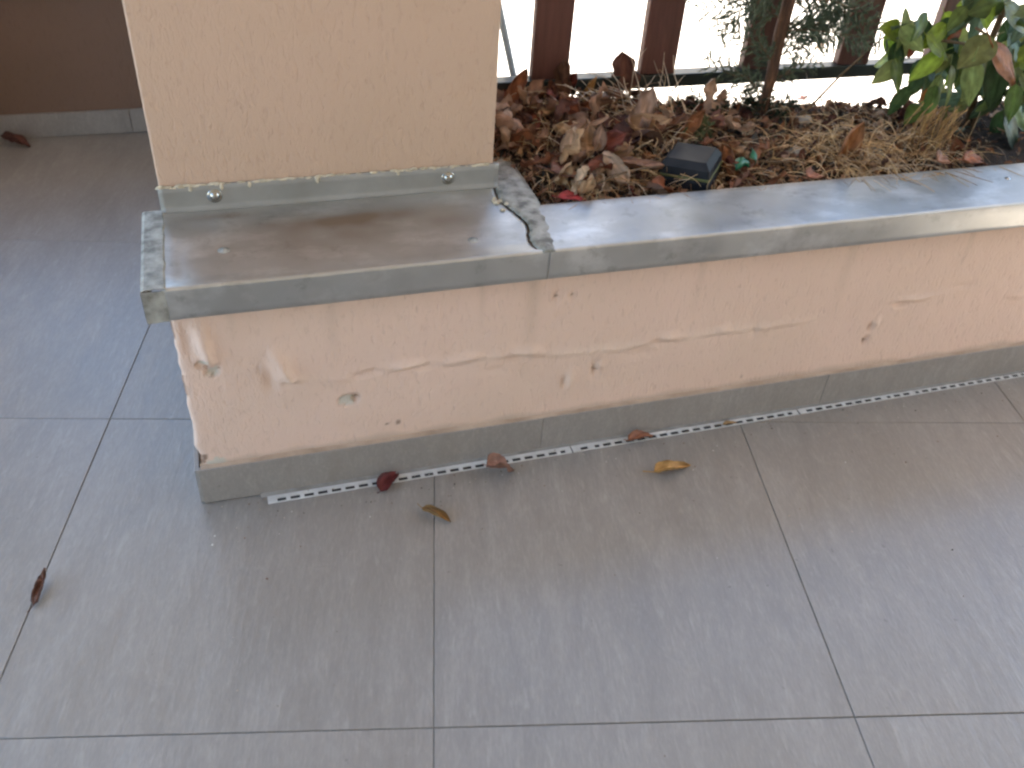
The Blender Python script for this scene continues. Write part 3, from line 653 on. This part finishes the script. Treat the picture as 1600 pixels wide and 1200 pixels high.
# --- straw and dry roots
g = MB(); cols = []
def strand(x, y, z, az, el, L, curl, col, r=.0007, seg=7, droop=1.0):
    r *= 1.35
    p = Vector((x, y, z)); d = Vector((cos(az)*cos(el), sin(az)*cos(el), sin(el))); pts = [p.copy()]; side = Vector((-sin(az), cos(az), 0))
    for k in range(seg):
        d = (d+side*curl*rnd.uniform(.2, 1)+Vector((0, 0, -.18*droop))+Vector([rnd.gauss(0, .12) for _ in range(3)])).normalized()
        p = p+d*(L/seg); zz = soil_z(min(max(p.x, .55), 3), min(max(p.y, .1), .5))+.002 if p.y > .1 else HT+.003
        if p.z < zz: p.z = zz
        pts.append(p.copy())
    n0 = len(g.v); g.tube(pts, [r*(1-.6*i/seg) for i in range(seg+1)], 3, False)
    f = rnd.uniform(.65, 1.3); cols.extend([tuple(q*f for q in col)]*(len(g.v)-n0))
sp = [(.62,.43,.22), (.50,.32,.16), (.70,.54,.33), (.38,.23,.11), (.58,.47,.34)]
for _ in range(620):   # tuft of straw, centre right
    x = rnd.gauss(1.30, .095); y = rnd.gauss(.21, .06)
    if y < .112: y = .115+rnd.random()*.03
    strand(x, y, soil_z(x, y)+rnd.uniform(0, .03), rnd.uniform(0, 6.28), rnd.uniform(-.1, 1.0), rnd.uniform(.04, .11), rnd.gauss(0, .35), rnd.choice(sp))
for _ in range(300):   # fine roots along the front of the heap
    x = rnd.uniform(.64, 1.12); y = rnd.uniform(.125, .24)
    strand(x, y, soil_z(x, y)+rnd.uniform(0, .02), rnd.uniform(0, 6.28), rnd.uniform(-.2, .8), rnd.uniform(.03, .08), rnd.gauss(0, .45), rnd.choice(((.50,.27,.12), (.60,.38,.2), (.38,.19,.09))), .0006)
for _ in range(300):   # thin dry grass over the whole bed
    x = rnd.uniform(.75, 1.6); y = rnd.uniform(.2, .47)
    strand(x, y, soil_z(x, y), rnd.uniform(0, 6.28), rnd.uniform(.1, 1.2), rnd.uniform(.05, .12), rnd.gauss(0, .25), rnd.choice(sp[2:]+[(.25,.22,.12)]), .0006)
for _ in range(420):   # straw woven over the leaf heap
    x = rnd.uniform(.62, 1.05); y = rnd.uniform(.15, .47)
    strand(x, y, soil_z(x, y)+rnd.uniform(.01, .04), rnd.uniform(0, 6.28), rnd.uniform(-.2, .5), rnd.uniform(.04, .10), rnd.gauss(0, .35), rnd.choice(sp), .0006)
for _ in range(34):    # pale stalks in front of the rail
    x = rnd.gauss(.90, .05); y = rnd.uniform(.36, .46)
    strand(x, y, soil_z(x, y), rnd.uniform(1.2, 3.6), rnd.uniform(.6, 1.3), rnd.uniform(.07, .15), rnd.gauss(0, .12), (.62,.55,.45), .0010, 7, .5)
for _ in range(70):    # straw hanging under the shrub
    x = rnd.gauss(1.47, .02); y = rnd.gauss(.23, .02)
    strand(x, y, .50+rnd.uniform(-.02, .02), rnd.uniform(2.6, 3.9), rnd.uniform(-1.2, -.6), rnd.uniform(.08, .13), rnd.gauss(0, .1), rnd.choice(((.45,.28,.10), (.30,.18,.08))), .0009)
for x0 in (1.21, 1.225, 1.30, 1.17, .70, .93): # straws dropping over the ledge
    for _ in range(3): strand(x0+rnd.gauss(0, .008), .135, .452, -pi/2+rnd.gauss(0, .5), .1, rnd.uniform(.03, .06), 0, (.52,.36,.18), .0007)
me = g.mesh('dry_straw', M['straw'], True); cattr(me, cols); o = bpy.data.objects.new('dry_straw', me); C.objects.link(o)
tag(o, 'tangled dry straw, roots and grass stalks in the planter', 'straw', kind='stuff')

# --- loose twigs
def twig(label, pts, r):
    g = MB(); g.tube(pts, [r*(1-.45*i/(len(pts)-1)) for i in range(len(pts))], 7)
    tag(g.build('twig', M['twig'], smooth=True), label, 'twig', 'twigs in the planter')
twig('long bare twig slanting up towards the green shrub', [(1.20, .36, .43), (1.26, .365, .475), (1.31, .37, .53), (1.36, .375, .575), (1.43, .385, .63)], .0032)
twig('short thick pale twig lying beside the straw tuft', [(1.10, .26, .437), (1.14, .275, .443), (1.19, .28, .446)], .004)
twig('thin dark stem standing between second and third slat', [(1.19, .45, .42), (1.205, .45, .50), (1.222, .45, .58), (1.24, .45, .70), (1.25, .45, .82)], .0016)
twig('curved brown twig crossing the front of the leaf heap', [(.70, .15, .452), (.75, .16, .463), (.80, .17, .466), (.86, .19, .458), (.91, .215, .47)], .0022)
twig('greyish stick lying across the soil left of the straw', [(1.02, .215, .437), (1.06, .20, .446), (1.10, .19, .447), (1.15, .20, .442)], .0028)

# --- pebbles and shards
g0 = None
for k, (x, y, s, lb) in enumerate(((1.245, .36, .016, 'flat grey pebble in the litter behind the straw tuft'), (1.16, .235, .016, 'grey stone half buried left of the standing orange leaf'), (1.34, .24, .012, 'small bluish stone inside the straw tuft'), (1.60, .33, .02, 'dark clod under the green shrub'), (.60, .165, .011, 'pale chip of plaster at the pillar corner'))):
    g = MB(); blob(g, (0, 0, 0), s, (1.3, 1, .5), k+3, 3); o = g.build('pebble', M['mortar'] if k != 3 else M['soil'], smooth=True, loc=(x, y, soil_z(x, y)+s*.5)); tag(o, lb, 'stone', 'stones in the planter')

# ================================================================== BLACK BOX
bx = empty('plastic_box', (.915, .195, .424), R(-50)); bx.rotation_euler = (R(3), R(-5), R(-42)); bx.scale = (1.28, 1.28, 1.15)
tag(bx, 'small black plastic box with olive seam lying on the leaf litter', 'box')
g = MB(); g.box((-.036, -.034, 0), (.036, .034, .019)); g.build('base', M['black'], bx, bevel=.004, bseg=3)
g = MB(); g.box((-.0372, -.0352, .0192), (.0372, .0352, .0235)); g.build('seam_band', M['olive'], bx, bevel=.001)
g = MB(); V = []
for z, a in ((.0237, .0365), (.036, .0355), (.046, .0285), (.0465, .0275)):
    V.append([(-a, -a*.95, z), (a, -a*.95, z), (a, a*.95, z), (-a, a*.95, z), (-a, -a*.95, z)])
g.grid(V); g.add(V[-1][:4], [(0, 1, 2, 3)]); g.add(V[0][:4], [(3, 2, 1, 0)]); g.build('lid', M['black'], bx, bevel=.0025, bseg=3)
# ================================================================== EMERALD SCRAP
for k, (loc, rz, L, lb) in enumerate((((.99, .172, .437), R(5), .034, 'emerald green plastic scrap right beside the black box'), ((1.03, .185, .44), R(62), .042, 'curled emerald green plastic strip, the farther of two scraps by the black box'))):
    g = MB(); rows = []
    for i in range(9):
        u = i/8; a = -1.1+2.2*u; rows.append([(L*u, .004*sin(a*2), .006+.010*cos(a)), (L*u, .003+.004*sin(a*2), .014+.011*cos(a)), (L*u, .012, .020+.008*cos(a*1.5))])
    g.grid(rows); o = g.build('plastic_scrap', M['emerald'], smooth=True, solid=.001); o.location = loc; o.rotation_euler = (R(20*k), 0, rz); tag(o, lb, 'plastic scrap', 'green plastic scraps')

# ================================================================== CONIFER
cf = empty('conifer_sapling', (1.171, .40, .41)); tag(cf, 'young conifer with rusty stem and feathery dark green twigs in front of the fence', 'conifer')
rnd = random.Random(21)
g = MB(); g.tube([(0, 0, -.02), (.0, 0, .05), (.003, 0, .12), (-.001, 0, .2), (.004, .0, .32), (.01, 0, .5), (.0, 0, .75)], [.0095, .0100, .0115, .0125, .012, .010, .006], 12); g.build('trunk', M['bark'], cf, smooth=True)
g = MB(); cols = []; gb = MB()
def spray(base, d, L, dens=1.0, col=(.085,.115,.075), needle=.013):
    pts = [Vector(base)]; d = Vector(d).normalized()
    n = max(4, int(L/.016))
    for k in range(n):
        d = (d+Vector([rnd.gauss(0, .07) for _ in range(3)])+Vector((0, 0, -.035))).normalized(); pts.append(pts[-1]+d*(L/n))
    gb.tube(pts, [.0016*(1-.7*i/n) for i in range(n+1)], 4)
    for i in range(1, n+1):
        for s in (-1, 1):
            if rnd.random() > .9*dens: continue
            t = (pts[i]-pts[i-1]).normalized(); sd_ = t.cross(Vector((rnd.gauss(0, .3), -1, rnd.gauss(0, .3)))).normalized()*s
            sub = pts[i].copy(); dd = (t*.8+sd_*.8).normalized(); sl_ = L*.36*(1-.5*i/n)*rnd.uniform(.6, 1.2); m_ = max(3, int(sl_/.005))
            for q in range(m_):
                dd = (dd+Vector([rnd.gauss(0, .08) for _ in range(3)])).normalized(); nx = sub+dd*(sl_/m_)
                for _ in range(6):
                    nd = (dd*.9+Vector([rnd.gauss(0, .33) for _ in range(3)])).normalized()*needle*rnd.uniform(.6, 1.1); w_ = nd.cross(Vector((rnd.random(), rnd.random(), rnd.random()))).normalized()*.0013
                    g.add([sub-w_, sub+w_, sub+nd], [(0, 1, 2)]); f = rnd.uniform(.6, 1.7); cols.extend([tuple(c*f for c in col)]*3)
                sub = nx
for z, dx, dy, dz, L in ((.09,-1,.2,.45,.13), (.11,1,.1,.5,.12), (.17,1,.15,.15,.17), (.16,-1,.1,.35,.13), (.20,1,.2,.35,.18), (.24,-1,.3,.2,.17), (.22,.9,-.3,.1,.20),
                         (.27,1,.0,.05,.22), (.30,-1,-.1,-.05,.18), (.31,1,.2,.2,.20), (.34,-.8,.5,.1,.18), (.38,1,-.2,.0,.2), (.42,-1,0,0,.2), (.46,.7,.5,.1,.18), (.52,-.7,-.4,.2,.15), (.56,1,0,.2,.14), (.62,-.8,.2,.4,.12), (.13,.2,1,.3,.1)):
    spray((0, 0, z), (dx, dy, dz), L, 1.1); spray((0, 0, z-.015), (dx*.8, dy-.3, dz+.25), L*.75, 1.1); spray((dx*.4*L, dy*.4*L, z+dz*.4*L), (dx, dy+.5, dz+.5), L*.6, 1.1)
for _ in range(85):    # low dark clump behind the black box and at the foot of the stem
    spray((rnd.uniform(-.20, .05), rnd.uniform(-.03, .06), rnd.uniform(.005, .03)), (rnd.gauss(0, .7), rnd.gauss(0, .3), .9), rnd.uniform(.04, .075), .8, (.022,.038,.022), .009)
me = g.mesh('foliage', M['needle']); cattr(me, cols); o = bpy.data.objects.new('foliage', me); C.objects.link(o); o.parent = cf; o['kind'] = 'stuff'
gb.build('branches', M['twig'], cf)
# pale green sprig behind the box
g = MB(); cols = []; gb = MB()
for _ in range(16): spray((rnd.gauss(0, .012), rnd.gauss(0, .01), 0), (rnd.gauss(0, .35), rnd.gauss(0, .3), 1), rnd.uniform(.035, .065), .9, (.13,.16,.08), .008)
sg = empty('green_sprig', (.985, .30, .425)); tag(sg, 'pale green feathery sprig growing behind the black box', 'plant')
me = g.mesh('foliage', M['needle']); cattr(me, cols); o = bpy.data.objects.new('foliage', me); C.objects.link(o); o.parent = sg; o['kind'] = 'stuff'
gb.build('stem', M['twig'], sg)

# ================================================================== SHRUB
sh = empty('leafy_shrub', (1.60, .31, .40)); tag(sh, 'broad leaved green shrub at the right end of the planter', 'shrub')
S0 = Vector((1.60, .31, .40)); rnd = random.Random(33)
stems = [[(1.64,.33,.40),(1.62,.32,.50),(1.585,.30,.60),(1.60,.31,.70),(1.66,.33,.82)], [(1.64,.33,.40),(1.66,.31,.52),(1.70,.30,.64),(1.78,.32,.78)], [(1.60,.32,.58),(1.53,.31,.61),(1.46,.31,.62),(1.41,.32,.61)],
         [(1.585,.30,.60),(1.54,.27,.64),(1.49,.25,.66)], [(1.60,.31,.70),(1.53,.31,.73),(1.46,.32,.73)], [(1.66,.31,.52),(1.70,.26,.54),(1.76,.24,.53)]]
for k, s_ in enumerate(stems):
    g = MB(); g.tube([Vector(p)-S0 for p in s_], [(.008 if k < 2 else .0035)*(1-.4*i/len(s_)) for i in range(len(s_))], 8); g.build('stem', M['twig'], sh, smooth=True)
PAL = dict(olive=(.19,.235,.08), deep=(.045,.085,.032), lime=(.24,.36,.045), blue=(.11,.19,.13), green=(.10,.17,.04), rust=(.24,.075,.02))
LV = [(1.492, 0.22, 0.61, 1.506, 0.518, 0.42, 'olive'),(1.482, 0.26, 0.584, 1.504, 0.509, 0.42, 'olive'),(1.611, 0.27, 0.589, 1.607, 0.491, 0.5, 'deep'),(1.54, 0.24, 0.641, 1.459, 0.6, 0.6, 'olive'),(1.462, 0.27, 0.606, 1.386, 0.569, 0.4, 'lime'),(1.475, 0.3, 0.649, 1.415, 0.612, 0.45, 'lime'),(1.525, 0.31, 0.677, 1.476, 0.637, 0.45, 'blue'),(1.546, 0.29, 0.687, 1.525, 0.62, 0.6, 'blue'),(1.4, 0.33, 0.624, 1.339, 0.648, 0.6, 'lime'),(1.397, 0.33, 0.611, 1.412, 0.54, 0.5, 'deep'),(1.481, 0.35, 0.63, 1.411, 0.642, 0.35, 'blue'),(1.538, 0.33, 0.567, 1.491, 0.527, 0.28, 'blue'),(1.414, 0.32, 0.635, 1.404, 0.587, 0.6, 'deep'),(1.483, 0.28, 0.537, 1.478, 0.469, 0.5, 'green'),(1.484, 0.3, 0.488, 1.436, 0.464, 0.6, 'green'),(1.5, 0.34, 0.537, 1.46, 0.498, 0.5, 'deep'),(1.703, 0.3, 0.465, 1.687, 0.397, 0.5, 'deep'),(1.653, 0.25, 0.475, 1.727, 0.397, 0.5, 'deep'),(1.578, 0.28, 0.701, 1.491, 0.68, 0.5, 'green'),(1.578, 0.33, 0.677, 1.503, 0.687, 0.5, 'lime'),(1.618, 0.22, 0.555, 1.624, 0.483, 0.5, 'green'),(1.553, 0.26, 0.697, 1.633, 0.648, 0.55, 'olive'),(1.632, 0.3, 0.625, 1.693, 0.569, 0.5, 'blue'),(1.673, 0.33, 0.646, 1.621, 0.606, 0.5, 'deep'),(1.558, 0.3, 0.59, 1.529, 0.529, 0.45, 'green'),(1.616, 0.32, 0.596, 1.62, 0.527, 0.5, 'deep'),(1.55, 0.33, 0.601, 1.483, 0.583, 0.5, 'blue'),(1.652, 0.28, 0.577, 1.718, 0.488, 0.55, 'olive'),(1.564, 0.33, 0.697, 1.657, 0.66, 0.5, 'olive'),(1.724, 0.3, 0.491, 1.789, 0.409, 0.5, 'green'),(1.43, 0.31, 0.614, 1.402, 0.592, 0.6, 'rust'),(1.505, 0.32, 0.529, 1.473, 0.495, 0.45, 'rust'),(1.529, 0.23, 0.634, 1.643, 0.555, 0.34, 'rust'),(1.552, 0.34, 0.625, 1.506, 0.605, 0.5, 'rust')]
def add_leaf(a, b, wr, col, seed, roll):
    a, b = Vector(a), Vector(b); d = b-a; L = d.length; d.normalize()
    nrm = Vector((rnd.gauss(-.1, .3), -.75, rnd.gauss(.55, .25))); nrm = (nrm-d*nrm.dot(d)).normalized(); yv = nrm.cross(d)
    me = leaf_mesh('leaf', M['green_leaf'] if col != 'rust' else M['dry_leaf'], L, wr, roll, rnd.uniform(-.5, -.15), .07, PAL[col], seed, 12, 5, .22, 0, 1.0, .95)
    o = bpy.data.objects.new('leaf', me); C.objects.link(o); o.parent = sh
    o.matrix_local = Matrix.Translation(a-S0) @ Matrix((d, yv, nrm)).transposed().to_4x4()
    return o
for k, (x0, yp, z0, x1, z1, wr, col) in enumerate(LV):
    add_leaf((x0, yp+.01, z0), (x1, yp-.015, z1), wr*1.12, col, k+50, rnd.uniform(-.7, .5))
for k in range(75):
    a = Vector((rnd.uniform(1.45, 1.84), rnd.uniform(.29, .40), rnd.uniform(.47, .78)))
    if a.x < 1.52 and a.z < .60: continue
    if k < 22: a = Vector((rnd.uniform(1.36, 1.52), rnd.uniform(.29, .36), rnd.uniform(.53, .68)))
    d = Vector((rnd.gauss(-.3, .6), rnd.gauss(-.2, .4), rnd.gauss(-.7, .4))).normalized()
    add_leaf(a, a+d*rnd.uniform(.055, .085), rnd.uniform(.48, .62), rnd.choice(('olive', 'deep', 'green', 'deep', 'lime', 'blue', 'olive')), 300+k, rnd.uniform(-.7, .5))
for k in range(80):
    st_ = rnd.choice(stems); i = rnd.randrange(1, len(st_)); p = Vector(st_[i]).lerp(Vector(st_[i-1]), rnd.random())
    if p.x < 1.52 and p.z < .68 or (p.x < 1.56): continue
    d = Vector((rnd.gauss(0, 1), rnd.gauss(.1, .8), rnd.gauss(-.3, .6))).normalized()
    a = p+d*.02; add_leaf(a, a+d*rnd.uniform(.05, .085), rnd.uniform(.45, .6), rnd.choice(('olive', 'deep', 'green', 'deep', 'lime', 'blue')), 200+k, rnd.uniform(-.7, .5))

# ================================================================== GRIT swept against the wall foot
g = MB(); cols = []; rnd = random.Random(77)
for _ in range(420):
    x = rnd.uniform(.0, 2.2); y = -.012-abs(rnd.gauss(0, .05 if rnd.random() < .8 else .3)); s = rnd.uniform(.0006, .0022)*(1.5 if rnd.random() < .05 else 1)
    Mx = Euler((rnd.uniform(0, 3), rnd.uniform(0, 3), rnd.uniform(0, 3))).to_matrix(); c0 = Vector((x, y, .0008+s*.5))
    g.add([c0+Mx@Vector(p)*s for p in ((1, 0, 0), (-.7, .8, 0), (-.6, -.9, .1), (0, 0, .9))], [(0, 1, 2), (0, 3, 1), (1, 3, 2), (2, 3, 0)])
    c = rnd.choice(((.5, .42, .34), (.12, .09, .07), (.30, .26, .22), (.6, .57, .52), (.2, .1, .06))); cols += [c]*4
me = g.mesh('grit', M['litter']); cattr(me, cols); o = bpy.data.objects.new('grit', me); C.objects.link(o)
tag(o, 'grit and crumbs along the foot of the planter', 'grit', kind='stuff')
